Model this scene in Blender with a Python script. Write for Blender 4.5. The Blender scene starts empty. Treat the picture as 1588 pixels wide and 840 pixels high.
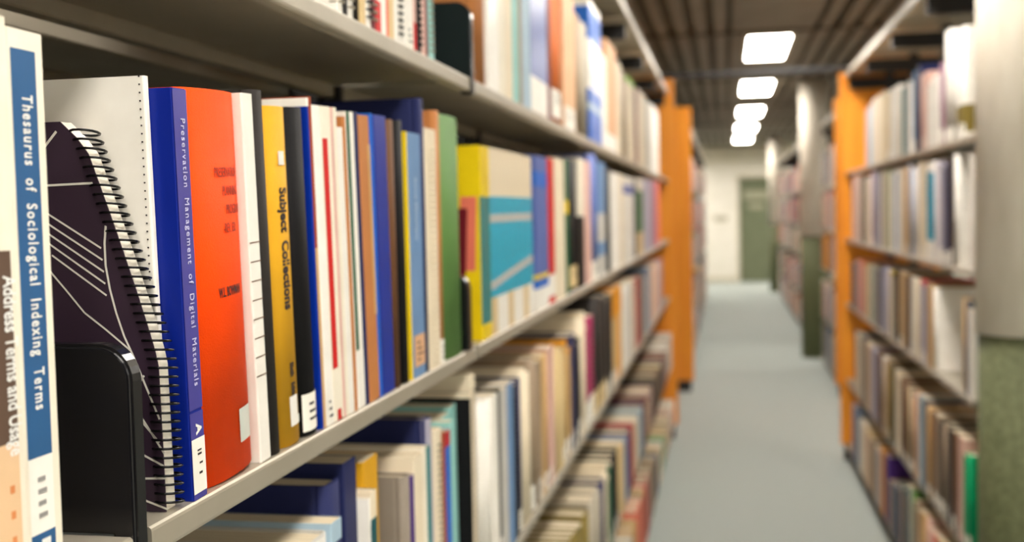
import bpy, bmesh, math, random
from mathutils import Vector, Matrix
random.seed(7)
SC = bpy.context.scene
COL = SC.collection

# ------------------------------------------------------------------ camera, light level, exposure
CAM = Vector((0.0, 0.0, 1.45))
F = 1700.0                                   # focal length in pixels of the 1588x840 frame
VPX, VPY = 1124.0, 323.0                     # vanishing point of the aisle
ROLL = math.radians(1.2)
vy = Vector((VPX - 794.0, 420.0 - VPY, -F)).normalized()
up = Vector((-math.sin(ROLL), math.cos(ROLL), 0))
up.z = -(up.x * vy.x + up.y * vy.y) / vy.z
up.normalize()
vx = vy.cross(up)
R = Matrix((vx, vy, up))                     # camera axes -> world axes
cam_d = bpy.data.cameras.new('camera')
cam = bpy.data.objects.new('camera', cam_d); COL.objects.link(cam)
cam.matrix_world = Matrix.Translation(CAM) @ R.to_4x4()
cam_d.sensor_width = 36.0
cam_d.lens = F / 1588.0 * 36.0
cam_d.clip_start = 0.02
cam_d.dof.use_dof = True
cam_d.dof.focus_distance = 0.70
cam_d.dof.aperture_fstop = cam_d.lens / 7.0
SC.camera = cam
SC.view_settings.view_transform = 'Standard'
SC.view_settings.look = 'None'
SC.view_settings.exposure = -0.1
SC.view_settings.gamma = 1.0
SC.view_settings.use_curve_mapping = False
LAMP = 36.0
LAMP_COL = (1.0, 0.94, 0.855)
w = bpy.data.worlds.new('world'); SC.world = w; w.use_nodes = True
w.node_tree.nodes['Background'].inputs[0].default_value = (1.0, .93, .82, 1)
w.node_tree.nodes['Background'].inputs[1].default_value = 0.05

def ray(px, py):
    return (R @ Vector((px - 794.0, 420.0 - py, -F))).normalized()
def on_plane(px, py, X):                     # where the sight line through a pixel meets the upright plane x = X
    d = ray(px, py); t = X / d.x
    return CAM + d * t
def proj(P):
    q = R.transposed() @ (Vector(P) - CAM)
    return 794.0 - F * q.x / q.z, 420.0 + F * q.y / q.z
def y_at(px, X, Z):                          # y on the line (X, *, Z) that is seen at column px
    lo, hi = 0.15, 60.0
    s = 1 if X < 0 else -1
    for _ in range(60):
        m = (lo + hi) / 2
        if (proj((X, m, Z))[0] - px) * s < 0: lo = m
        else: hi = m
    return (lo + hi) / 2

# ------------------------------------------------------------------ materials
def lin(c):
    return tuple(((v / 255.0) / 12.92 if v / 255.0 <= 0.04045 else ((v / 255.0 + 0.055) / 1.055) ** 2.4) for v in c)
PAL = {
 'cream': (236,222,196), 'ivory': (240,232,214), 'white': (246,242,234), 'off-white': (238,234,226),
 'pale grey': (200,198,192), 'warm grey': (176,168,152), 'linen grey': (142,132,120), 'slate': (92,98,112), 'charcoal': (48,44,42), 'black': (20,19,21),
 'navy': (38,44,88), 'royal blue': (4,44,150), 'bright blue': (40,104,200), 'light blue': (110,146,190),
 'pale blue': (170,196,214), 'periwinkle': (94,112,178), 'teal': (40,128,130), 'dark teal': (24,84,92),
 'aqua': (150,205,200), 'turquoise': (20,150,184), 'cyan': (0,170,206), 'green': (70,120,72), 'leaf green': (120,160,90),
 'moss green': (98,138,74), 'dark green': (14,92,58), 'bright green': (10,160,104), 'lime green': (130,190,40), 'olive': (128,112,56),
 'yellow': (236,204,20), 'mustard': (214,160,36), 'amber': (226,152,24), 'orange': (250,74,0), 'burnt orange': (214,112,48),
 'peach': (226,178,138), 'tan': (204,166,112), 'sand': (222,196,146), 'copper': (190,124,72), 'brown': (104,70,44),
 'chocolate': (84,62,54), 'taupe': (158,138,116), 'rust': (160,74,44), 'red': (206,34,32), 'crimson': (176,30,48),
 'maroon': (110,26,38), 'salmon': (232,120,100), 'dusty pink': (222,180,168), 'mauve': (160,120,140), 'magenta': (160,30,90),
 'purple': (78,50,124), 'plum': (84,56,84), 'lilac grey': (176,172,190), 'lilac white': (228,222,226), 'silver': (190,190,188),
}
MC = {}
def new_mat(name):
    m = bpy.data.materials.new(name); m.use_nodes = True
    return m, m.node_tree, m.node_tree.nodes['Principled BSDF']
def mat(c, rough=0.5, metal=0.0, coat=0.0, grain=0.0, gscale=300.0, spec=0.5):
    key = (c, rough, metal, coat, grain, gscale, spec)
    if key in MC: return MC[key]
    rgb = PAL[c] if isinstance(c, str) else c
    m, nt, b = new_mat((c if isinstance(c, str) else 'tone') + '_surface')
    L = lin(rgb)
    b.inputs['Base Color'].default_value = (*L, 1)
    b.inputs['Roughness'].default_value = rough
    b.inputs['Metallic'].default_value = metal
    b.inputs['Coat Weight'].default_value = coat
    b.inputs['Coat Roughness'].default_value = 0.12
    b.inputs['Specular IOR Level'].default_value = spec
    tc = nt.nodes.new('ShaderNodeTexCoord')
    nz = nt.nodes.new('ShaderNodeTexNoise'); nz.inputs['Scale'].default_value = 22.0; nz.inputs['Detail'].default_value = 5
    nt.links.new(tc.outputs['Object'], nz.inputs['Vector'])
    mx = nt.nodes.new('ShaderNodeMixRGB'); mx.blend_type = 'MULTIPLY'
    mx.inputs[1].default_value = (*L, 1)
    cr = nt.nodes.new('ShaderNodeValToRGB')
    cr.color_ramp.elements[0].position = 0.3; cr.color_ramp.elements[0].color = (0.86, 0.85, 0.83, 1)
    cr.color_ramp.elements[1].position = 0.7; cr.color_ramp.elements[1].color = (1, 1, 1, 1)
    nt.links.new(nz.outputs['Fac'], cr.inputs[0]); nt.links.new(cr.outputs[0], mx.inputs[2]); mx.inputs[0].default_value = 0.8
    nt.links.new(mx.outputs[0], b.inputs['Base Color'])
    if grain:
        n2 = nt.nodes.new('ShaderNodeTexNoise'); n2.inputs['Scale'].default_value = gscale; n2.inputs['Detail'].default_value = 3
        nt.links.new(tc.outputs['Object'], n2.inputs['Vector'])
        bp = nt.nodes.new('ShaderNodeBump'); bp.inputs['Strength'].default_value = grain; bp.inputs['Distance'].default_value = 0.001
        nt.links.new(n2.outputs['Fac'], bp.inputs['Height']); nt.links.new(bp.outputs[0], b.inputs['Normal'])
    MC[key] = m
    return m
def cover_mat(c, kind='hard'):
    if kind == 'hard': return mat(c, 0.62, 0, 0.0, 0.35, 900.0, 0.12)
    if kind == 'gloss': return mat(c, 0.34, 0, 0.0, 0, 300.0, 0.2)
    return mat(c, 0.5, 0, 0.0, 0, 300.0, 0.12)
def page_mat():
    if 'pages' in MC: return MC['pages']
    m, nt, b = new_mat('paper_pages')
    tc = nt.nodes.new('ShaderNodeTexCoord'); mp = nt.nodes.new('ShaderNodeMapping'); mp.inputs['Scale'].default_value = (3, 900, 3)
    nz = nt.nodes.new('ShaderNodeTexNoise'); nz.inputs['Scale'].default_value = 1.0; nz.inputs['Detail'].default_value = 3
    cr = nt.nodes.new('ShaderNodeValToRGB')
    cr.color_ramp.elements[0].position = 0.3; cr.color_ramp.elements[0].color = (*lin((184,166,134)), 1)
    cr.color_ramp.elements[1].position = 0.65; cr.color_ramp.elements[1].color = (*lin((226,212,184)), 1)
    nt.links.new(tc.outputs['Object'], mp.inputs['Vector']); nt.links.new(mp.outputs[0], nz.inputs['Vector'])
    nt.links.new(nz.outputs['Fac'], cr.inputs[0]); nt.links.new(cr.outputs[0], b.inputs['Base Color'])
    b.inputs['Roughness'].default_value = 0.85
    MC['pages'] = m
    return m
def steel_mat(name, c, rough, metal=0.0):
    m, nt, b = new_mat(name)
    tc = nt.nodes.new('ShaderNodeTexCoord'); nz = nt.nodes.new('ShaderNodeTexNoise'); nz.inputs['Scale'].default_value = 9; nz.inputs['Detail'].default_value = 6
    cr = nt.nodes.new('ShaderNodeValToRGB'); L = lin(c)
    cr.color_ramp.elements[0].position = 0.35; cr.color_ramp.elements[0].color = (L[0]*.88, L[1]*.88, L[2]*.86, 1)
    cr.color_ramp.elements[1].position = 0.62; cr.color_ramp.elements[1].color = (*L, 1)
    nt.links.new(tc.outputs['Object'], nz.inputs['Vector']); nt.links.new(nz.outputs['Fac'], cr.inputs[0]); nt.links.new(cr.outputs[0], b.inputs['Base Color'])
    b.inputs['Roughness'].default_value = rough; b.inputs['Metallic'].default_value = metal
    return m
M_SHELF = steel_mat('beige_enamel_steel', (178,170,154), 0.40, 0.40)
M_BLACK = steel_mat('black_enamel', (26,25,27), 0.4)
M_BLKPL = mat((16,16,20), 0.22, 0, 0.0)
M_WIRE = mat((20,20,22), 0.25, 0.6)
M_WIREG = mat((160,150,130), 0.3, 0.6)
M_INK = mat((34,22,26), 0.6)
M_WHITEINK = mat((240,240,236), 0.5)
M_LABEL = mat((244,240,230), 0.55)
def wood_mat():
    m, nt, b = new_mat('orange_laminate')
    tc = nt.nodes.new('ShaderNodeTexCoord'); mp = nt.nodes.new('ShaderNodeMapping'); mp.inputs['Scale'].default_value = (14, 14, 0.7)
    nz = nt.nodes.new('ShaderNodeTexNoise'); nz.inputs['Scale'].default_value = 2.5; nz.inputs['Detail'].default_value = 5
    cr = nt.nodes.new('ShaderNodeValToRGB')
    cr.color_ramp.elements[0].position = 0.3; cr.color_ramp.elements[0].color = (*lin((232,136,22)), 1)
    cr.color_ramp.elements[1].position = 0.7; cr.color_ramp.elements[1].color = (*lin((246,160,44)), 1)
    nt.links.new(tc.outputs['Object'], mp.inputs['Vector']); nt.links.new(mp.outputs[0], nz.inputs['Vector'])
    nt.links.new(nz.outputs['Fac'], cr.inputs[0]); nt.links.new(cr.outputs[0], b.inputs['Base Color'])
    b.inputs['Roughness'].default_value = 0.4
    return m
M_WOOD = wood_mat()
def noise_mat(name, c0, c1, scale, rough, bump=0.3, bscale=None, stretch=(1,1,1)):
    m, nt, b = new_mat(name)
    tc = nt.nodes.new('ShaderNodeTexCoord'); mp = nt.nodes.new('ShaderNodeMapping'); mp.inputs['Scale'].default_value = stretch
    nz = nt.nodes.new('ShaderNodeTexNoise'); nz.inputs['Scale'].default_value = scale; nz.inputs['Detail'].default_value = 6
    cr = nt.nodes.new('ShaderNodeValToRGB')
    cr.color_ramp.elements[0].position = 0.35; cr.color_ramp.elements[0].color = (*lin(c0), 1)
    cr.color_ramp.elements[1].position = 0.65; cr.color_ramp.elements[1].color = (*lin(c1), 1)
    nt.links.new(tc.outputs['Object'], mp.inputs['Vector']); nt.links.new(mp.outputs[0], nz.inputs['Vector'])
    nt.links.new(nz.outputs['Fac'], cr.inputs[0]); nt.links.new(cr.outputs[0], b.inputs['Base Color'])
    b.inputs['Roughness'].default_value = rough; b.inputs['Specular IOR Level'].default_value = 0.2
    n2 = nt.nodes.new('ShaderNodeTexNoise'); n2.inputs['Scale'].default_value = bscale or scale * 3
    nt.links.new(tc.outputs['Object'], n2.inputs['Vector'])
    bp = nt.nodes.new('ShaderNodeBump'); bp.inputs['Strength'].default_value = bump; bp.inputs['Distance'].default_value = 0.004
    nt.links.new(n2.outputs['Fac'], bp.inputs['Height']); nt.links.new(bp.outputs[0], b.inputs['Normal'])
    return m
M_CARPET = noise_mat('grey_green_carpet', (163,170,165), (179,186,181), 160, 0.95, 0.6, 400)
M_WALL = noise_mat('cream_wall_paint', (240,234,220), (246,240,228), 5, 0.8, 0.1, 60)
M_CEIL = noise_mat('brown_grey_ceiling_metal', (130,121,106), (144,135,120), 4, 0.6, 0.1, 60)
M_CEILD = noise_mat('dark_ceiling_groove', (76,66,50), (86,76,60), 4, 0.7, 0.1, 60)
M_COLT = noise_mat('cream_column_plaster', (216,206,188), (230,222,206), 14, 0.7, 0.5, 220, (1,1,0.3))
M_COLB = noise_mat('green_column_vinyl', (88,94,64), (110,114,82), 60, 0.6, 0.6, 260)
M_DOOR = noise_mat('olive_green_door_paint', (112,118,92), (118,124,98), 6, 0.5, 0.05, 60)
M_FRAME = noise_mat('pale_trim_paint', (206,198,176), (214,206,184), 6, 0.6, 0.05, 60)
M_SHADEWALL = noise_mat('shade_dark_wall', (60,58,54), (70,66,60), 6, 0.6, 0.05, 60)  # left wall's dark colour stands in for shade behind the shelves

# ------------------------------------------------------------------ object helpers
def empty(name, loc, label=None, cat=None, group=None, rot=(0,0,0)):
    o = bpy.data.objects.new(name, None); COL.objects.link(o)
    o.location = loc; o.rotation_euler = rot; o.empty_display_size = 0.05
    if label: o['label'] = label
    if cat: o['category'] = cat
    if group: o['group'] = group
    return o
def link(name, bm, mats, parent=None, smooth=False, label=None):
    me = bpy.data.meshes.new(name); bm.normal_update(); bm.to_mesh(me); bm.free()
    for m in (mats if isinstance(mats, (list, tuple)) else [mats]): me.materials.append(m)
    if smooth:
        for p in me.polygons: p.use_smooth = True
    o = bpy.data.objects.new(name, me); COL.objects.link(o)
    if parent: o.parent = parent
    if label: o['label'] = label
    return o
def box(bm, x0, x1, y0, y1, z0, z1, mi=0):
    if x0 > x1: x0, x1 = x1, x0
    v = [bm.verts.new(p) for p in ((x0,y0,z0),(x1,y0,z0),(x1,y1,z0),(x0,y1,z0),(x0,y0,z1),(x1,y0,z1),(x1,y1,z1),(x0,y1,z1))]
    fs = []
    for q in ((3,2,1,0),(4,5,6,7),(0,1,5,4),(1,2,6,5),(2,3,7,6),(3,0,4,7)):
        f = bm.faces.new([v[i] for i in q]); f.material_index = mi; fs.append(f)
    return v, fs
def bevel(bm, r, seg=2):
    bmesh.ops.bevel(bm, geom=list(bm.edges), offset=r, segments=seg, affect='EDGES', profile=0.5)
def extrude_profile(bm, pts, axis, a, b, mi=0):
    """closed 2-D profile swept along an axis from a to b. axis 'z': pts=(x,y); axis 'y': pts=(x,z)"""
    def P(p, t): return (p[0], p[1], t) if axis == 'z' else (p[0], t, p[1])
    A = [bm.verts.new(P(p, a)) for p in pts]; B = [bm.verts.new(P(p, b)) for p in pts]
    n = len(pts)
    for i in range(n):
        f = bm.faces.new((A[i], A[(i+1) % n], B[(i+1) % n], B[i])); f.material_index = mi
    bm.faces.new(A[::-1]).material_index = mi; bm.faces.new(B).material_index = mi
    bmesh.ops.recalc_face_normals(bm, faces=list(bm.faces))
def tube(bm, pts, r, seg=6, closed=False, mi=0):
    n = len(pts); rings = []
    for i, p in enumerate(pts):
        p = Vector(p)
        a = Vector(pts[(i-1) % n]) if (closed or i > 0) else p
        c = Vector(pts[(i+1) % n]) if (closed or i < n-1) else p
        t = (c - a).normalized()
        ref = Vector((0,0,1)) if abs(t.z) < 0.9 else Vector((1,0,0))
        u = t.cross(ref).normalized(); v = t.cross(u)
        rings.append([bm.verts.new(p + (u*math.cos(k*math.tau/seg) + v*math.sin(k*math.tau/seg)) * r) for k in range(seg)])
    m = n if closed else n - 1
    for i in range(m):
        A, B = rings[i], rings[(i+1) % n]
        for k in range(seg):
            f = bm.faces.new((A[k], A[(k+1) % seg], B[(k+1) % seg], B[k])); f.material_index = mi; f.smooth = True
    if not closed:
        bm.faces.new(rings[0][::-1]); bm.faces.new(rings[-1])
def text(parent, s, size, origin, xdir, ydir, m, bold=0.0, sx=1.0, align='LEFT', name='lettering', spacing=1.0, bend=None):
    cu = bpy.data.curves.new('lettering', 'FONT'); cu.body = s; cu.size = size; cu.offset = bold; cu.extrude = 0.00008
    cu.align_x = align; cu.align_y = 'CENTER'; cu.space_character = spacing; cu.resolution_u = 3
    to = bpy.data.objects.new('lettering', cu); COL.objects.link(to)
    bpy.context.view_layer.update()
    dg = bpy.context.evaluated_depsgraph_get()
    me = bpy.data.meshes.new_from_object(to.evaluated_get(dg)); bpy.data.objects.remove(to)
    X = Vector(xdir).normalized(); Y = Vector(ydir).normalized(); Z = X.cross(Y); O = Vector(origin)
    for v in me.vertices:
        c = v.co
        q = O + X*(c.x*sx) + Y*c.y + Z*(c.z + 0.0002)
        if bend: q.x = bend(q.y) + 0.0003 + c.z
        v.co = q
    me.materials.clear(); me.materials.append(m)
    o = bpy.data.objects.new(name, me); COL.objects.link(o); o.parent = parent
    return o

# ------------------------------------------------------------------ books
BOOKS = []
def spine_profile(kind, t, D):
    """outer and inner outline (x outward, y across thickness), fore-edge open"""
    h = t / 2
    if kind in ('hard',):
        r = min(0.32*t, 0.009); c = min(0.0024, t*0.16)
        out = [(-D, -h), (-r-0.008, -h), (-r-0.005, -h+0.0007), (-r-0.002, -h)]
        for k in range(9):
            a = -math.pi/2 + math.pi*k/8
            out.append((-r + r*math.cos(a), h*math.sin(a)))
        out += [(-r-0.002, h), (-r-0.005, h-0.0007), (-r-0.008, h), (-D, h)]
    else:
        c = min(0.0007, t*0.1); e = min(0.0012, t*0.2)
        out = [(-D, -h), (-D*0.5, -h), (-e, -h), (-e*0.3, -h+e*0.3), (0, -h+e), (0, 0), (0, h-e), (-e*0.3, h-e*0.3), (-e, h), (-D*0.5, h), (-D, h)]
        r = 0
    inn = []
    hi = h - c
    for (x, y) in out:
        inn.append((min(x, -c - (r*0.35 if kind == 'hard' and abs(y) < h*0.8 else 0)) if x > -D else x, max(-hi, min(hi, y * hi / h))))
    return out, inn, r, c
def spine_x(kind, t, r, y):
    if kind == 'hard':
        s = max(-1, min(1, y/(t/2)))
        return -r + r*math.sqrt(max(0, 1 - s*s))
    return 0.0
def add_panel(bm, kind, t, r, y0, y1, z0, z1, mi, off=0.00025):
    n = 8 if kind == 'hard' else 1
    ys = [y0 + (y1-y0)*k/n for k in range(n+1)]
    V = [[bm.verts.new((spine_x(kind, t, r, y) + off, y, z)) for y in ys] for z in (z0, z1)]
    for k in range(n):
        f = bm.faces.new((V[0][k], V[0][k+1], V[1][k+1], V[1][k])); f.material_index = mi
NBOOK = [0]
def book(side, X, Y, z0, t, h, D, kind='paper', color='cream', theta=0.0, bands=(), panels=(), tag=None, fmat=None,
         row=None, label=None, cat='book', pages=True, rnd=None, simple=False, name=None):
    """X: spine plane, Y: middle of the thickness at the foot. side 1 faces +x, -1 faces -x"""
    th = theta if side == 1 else -theta
    loc = (X, Y, z0 + abs(math.sin(theta)) * t/2 + 0.0002)
    nm = name or {'hard': 'hardback_book', 'paper': 'paperback_book', 'spiral': 'spiral_bound_book', 'comb': 'comb_bound_book', 'box': 'magazine_file'}[kind]
    o = empty(nm, loc, cat=cat)
    o.rotation_euler = (th, 0, 0 if side == 1 else math.pi)
    gk = 'hard' if kind == 'hard' else 'paper'
    fin = fmat or ('hard' if kind == 'hard' else 'paper')
    out, inn, r, c = spine_profile(gk, t, D)
    zs = sorted(set([0.0, 1.0] + [b[0] for b in bands] + [b[1] for b in bands]))
    cols = [color]; mats = [cover_mat(color, fin)]
    def mi_of(cn):
        if cn not in cols: cols.append(cn); mats.append(cover_mat(cn, fin))
        return cols.index(cn)
    bm = bmesh.new()
    O = [[bm.verts.new((x, y, z*h)) for x, y in out] for z in zs]
    I = [[bm.verts.new((x, y, z*h)) for x, y in inn] for z in (0, 1)]
    n = len(out)
    for j in range(len(zs)-1):
        zm = (zs[j] + zs[j+1]) / 2
        cc = color
        for b in bands:
            if b[0] <= zm <= b[1]: cc = b[2]
        mi = mi_of(cc)
        for k in range(n-1):
            f = bm.faces.new((O[j][k], O[j][k+1], O[j+1][k+1], O[j+1][k])); f.material_index = mi
            f.smooth = (gk == 'hard' and 3 <= k <= 11)
    for k in range(n-1):
        f = bm.faces.new((I[0][k+1], I[0][k], I[1][k], I[1][k+1]))
        bm.faces.new((O[-1][k], O[-1][k+1], I[1][k+1], I[1][k])).material_index = mi_of(bands[-1][2]) if (bands and bands[-1][1] >= 1) else 0
        bm.faces.new((O[0][k+1], O[0][k], I[0][k], I[0][k+1]))
    for k in (0, n-1):
        for j in range(len(zs)-1):
            pass
        q = [I[0][k]] + [O[j][k] for j in range(len(zs))] + [I[1][k]]
        bm.faces.new(q if k == n-1 else q[::-1])
    for p in panels:
        add_panel(bm, gk, t, r, -t/2 + p[0]*t, -t/2 + p[1]*t, p[2]*h, p[3]*h, mi_of(p[4]))
    link('cover', bm, mats, o)
    if pages:
        g = 0.003 if kind == 'hard' else 0.0006
        bm = bmesh.new()
        xi = -c - (r*0.4 if kind == 'hard' else 0) - 0.0003
        box(bm, -D+g, xi, -t/2+c+0.00005, t/2-c-0.00005, g, h-g)
        link('page_block', bm, page_mat(), o)
    if kind in ('spiral', 'comb'):
        bm = bmesh.new(); pitch = 0.0075; m = int((h-0.02)/pitch); rr = min(t*0.5+0.003, .0085)
        if simple: pitch *= 2; m //= 2
        for i in range(m):
            z = 0.01 + i*pitch
            pts = [(-0.001 - rr*0.45 + rr*math.cos(a*math.tau/10), rr*0.8*math.sin(a*math.tau/10), z) for a in range(10)]
            if kind == 'comb':
                pts = [(p[0], p[1], z) for p in pts]
                tube(bm, pts, 0.0014, 4, True)
            else:
                tube(bm, pts, 0.0011, 4, True)
        link('binding_coil', bm, M_WIREG if kind == 'spiral' else (mat('cream', .5) if color in ('cream','white') and row == ROW2 else M_WIRE), o)
    if tag:
        tz0, tz1, tc = tag[0], tag[1], tag[2]
        bm = bmesh.new(); add_panel(bm, gk, t, r, -t*0.42, t*0.42, tz0, tz1, 0, 0.0005)
        if not simple:
            k = 0
            zz = tz1 - 0.008
            while zz > tz0 + 0.006 and k < 4:
                add_panel(bm, gk, t, r, -t*0.2, t*(0.05+0.12*((k*7) % 3)), zz-0.0022, zz, 1, 0.0007); zz -= 0.0065; k += 1
        link('call_number_label', bm, [M_LABEL if tc is None else cover_mat(tc, 'paper'), M_INK], o)
    o['_c'] = color; o['_k'] = kind; o['_t'] = t; o['_h'] = h; o['_row'] = row or ''; 
    BOOKS.append((o, label)); NBOOK[0] += 1
    return o, dict(kind=gk, t=t, h=h, r=r, D=D)

# ------------------------------------------------------------------ room
def struct(name, bm, mats): 
    o = link(name, bm, mats); o['kind'] = 'structure'; return o
CZ = 2.65
bm = bmesh.new(); box(bm, -3.2, 4.0, -5, 22.2, -0.1, 0); struct('floor', bm, M_CARPET)
bm = bmesh.new(); box(bm, -3.2, -3.1, -5, 22.2, 0, CZ); struct('wall_left', bm, M_SHADEWALL)
bm = bmesh.new(); box(bm, 3.9, 4.0, -5, 22.2, 0, CZ); struct('wall_right', bm, M_WALL)
bm = bmesh.new(); box(bm, -3.1, 3.9, -5.1, -5, 0, CZ); struct('wall_back', bm, M_WALL)
WY = 22.0
DX0, DX1 = 0.29, 1.2
bm = bmesh.new(); box(bm, -3.1, DX0, WY, WY+.15, 0, CZ); box(bm, DX1, 3.9, WY, WY+.15, 0, CZ); box(bm, DX0, DX1, WY, WY+.15, 2.03, CZ)
struct('wall_end', bm, M_WALL)
bm = bmesh.new(); box(bm, -3.1, DX0-.06, WY-.015, WY, 0, .1); box(bm, DX1+.06, 3.9, WY-.015, WY, 0, .1); struct('baseboard_end', bm, M_FRAME)
bm = bmesh.new(); box(bm, DX0-.05, DX0, WY-.02, WY+.1, 0, 2.08); box(bm, DX1, DX1+.05, WY-.02, WY+.1, 0, 2.08); box(bm, DX0-.05, DX1+.05, WY-.02, WY+.1, 2.03, 2.08)
struct('trim_1', bm, M_FRAME)
bm = bmesh.new(); box(bm, DX0+.005, DX1-.005, WY+.03, WY+.075, 0.005, 2.025); bevel(bm, .003)
d = struct('door_1', bm, M_DOOR)
bm = bmesh.new()
box(bm, DX1-.12, DX1-.06, WY+.02, WY+.03, .95, 1.1); tube(bm, [(DX1-.09, WY+.03, 1.02), (DX1-.09, WY-.02, 1.02), (DX1-.19, WY-.025, 1.02)], .01, 8)
link('door_handle', bm, mat('silver', .3, .8), d)
# soffit along the end wall
bm = bmesh.new(); box(bm, -3.1, 3.9, WY-.35, WY, 2.38, CZ); struct('trim_2', bm, M_FRAME)
# ceiling: flat middle strip, ribbed metal at both sides
bm = bmesh.new()
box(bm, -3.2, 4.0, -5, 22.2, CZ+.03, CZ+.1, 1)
box(bm, .06, .60, -5, 22, CZ, CZ+.03, 0)
x = .02
while x > -3.1: box(bm, x-.075, x, -5, 22, CZ, CZ+.03, 0); x -= .13
x = .64
while x < 3.85: box(bm, x, x+.075, -5, 22, CZ, CZ+.03, 0); x += .13
struct('ceiling', bm, [M_CEIL, M_CEILD])
for k, y in enumerate((5.0, 7.75, 10.55, 13.3, 16.0, 18.8)):
    bm = bmesh.new(); box(bm, -3.1, 3.9, y-.05, y+.05, CZ-.006, CZ+.03); struct('trim_%d' % (k+3), bm, M_CEILD)

# ceiling lights, and added unseen fill lights
EM, nt, b = new_mat('lit_diffuser')
b.inputs['Emission Color'].default_value = (*LAMP_COL, 1); b.inputs['Emission Strength'].default_value = LAMP
b.inputs['Base Color'].default_value = (.9, .9, .88, 1)
ords = ['nearest', 'second nearest', 'third nearest', 'fourth nearest', 'fifth nearest', 'sixth nearest', 'seventh nearest', 'farthest']
LY = [8.45 + 2.75*k for k in range(-3, 5)]
vis = {8.45: 'nearest of the five in view', 11.2: 'second of the five in view', 13.95: 'middle one of the five', 16.7: 'fourth of the five in view', 19.45: 'farthest of the five, by the end wall'}
def lamp(xc, y, lab, grp):
    o = empty('ceiling_light', (xc, y, CZ), lab, 'ceiling light', grp)
    bm = bmesh.new()
    for (a, c2, e, f) in ((-.17, -.145, -.62, .62), (.145, .17, -.62, .62), (-.145, .145, -.62, -.6), (-.145, .145, .6, .62)): box(bm, a, c2, e, f, -.022, 0)
    link('lamp_frame', bm, M_FRAME, o)
    bm = bmesh.new(); box(bm, -.144, .144, -.599, .599, -.018, -.006); link('diffuser', bm, EM, o)
for y in LY:
    v = vis.get(round(y, 2))
    lamp(.32, y, ('glowing white rectangular ceiling light over the aisle, ' + v) if v else
         'rectangular ceiling light over the aisle above or behind the viewer, outside the picture', 'ceiling lights over the aisle')
for y in LY[0:8:2]:
    for xc, s in ((2.6, 'right'),):
        lamp(xc, y, 'rectangular ceiling light over the neighbouring aisle to the ' + s + ', hidden behind the bookcases', 'ceiling lights over the ' + s + ' neighbouring aisle')

for xc, s in ((-1.6, 'left'), (2.5, 'right')):
    lamp(xc, -1.6, 'ceiling light of the open corridor behind the viewer, ' + s + ' side', None)  # added lamps, out of view, for more frontal light on the covers
    for yy, q in ((20.1, 'first'), (21.35, 'second')): lamp(-1.25 if xc < 0 else 2.1, yy, q + ' ceiling light of the end corridor on the ' + s + ', hidden behind the far bookcases', None)  # extra lamps put out of sight to brighten the end wall
for y, q in ((-1.6, 'just behind'), (-3.6, 'far behind')): lamp(.32, y, 'ceiling light of the open corridor ' + q + ' the viewer', None)  # two more unseen lamps added to light the near row from behind the camera
# columns
def column(x, y, r, lab, zj=1.17):
    o = empty('round_column', (x, y, 0), lab, 'column', 'round columns along the right of the aisle')
    bm = bmesh.new()
    pts = [(r*math.cos(a*math.tau/64), r*math.sin(a*math.tau/64)) for a in range(64)]
    extrude_profile(bm, pts, 'z', zj, CZ)
    for f in bm.faces: f.smooth = abs(f.normal.z) < .5
    link('upper_column_shaft', bm, M_COLT, o, label='cream plastered upper part')
    bm = bmesh.new(); r2 = r - .008
    pts = [(r2*math.cos(a*math.tau/64), r2*math.sin(a*math.tau/64)) for a in range(64)]
    extrude_profile(bm, pts, 'z', 0, zj)
    for f in bm.faces: f.smooth = abs(f.normal.z) < .5
    link('lower_column_shaft', bm, M_COLB, o, label='green textured lower part')
column(.775, 3.05, .13, 'round column, cream above and green below, cut off by the edge of the picture', 1.11)
column(.84, 10.9, .13, 'round cream and green column behind the orange end panels on the right')
column(.87, 19.3, .13, 'farthest round column, cream over green, beside the green door')

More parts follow.
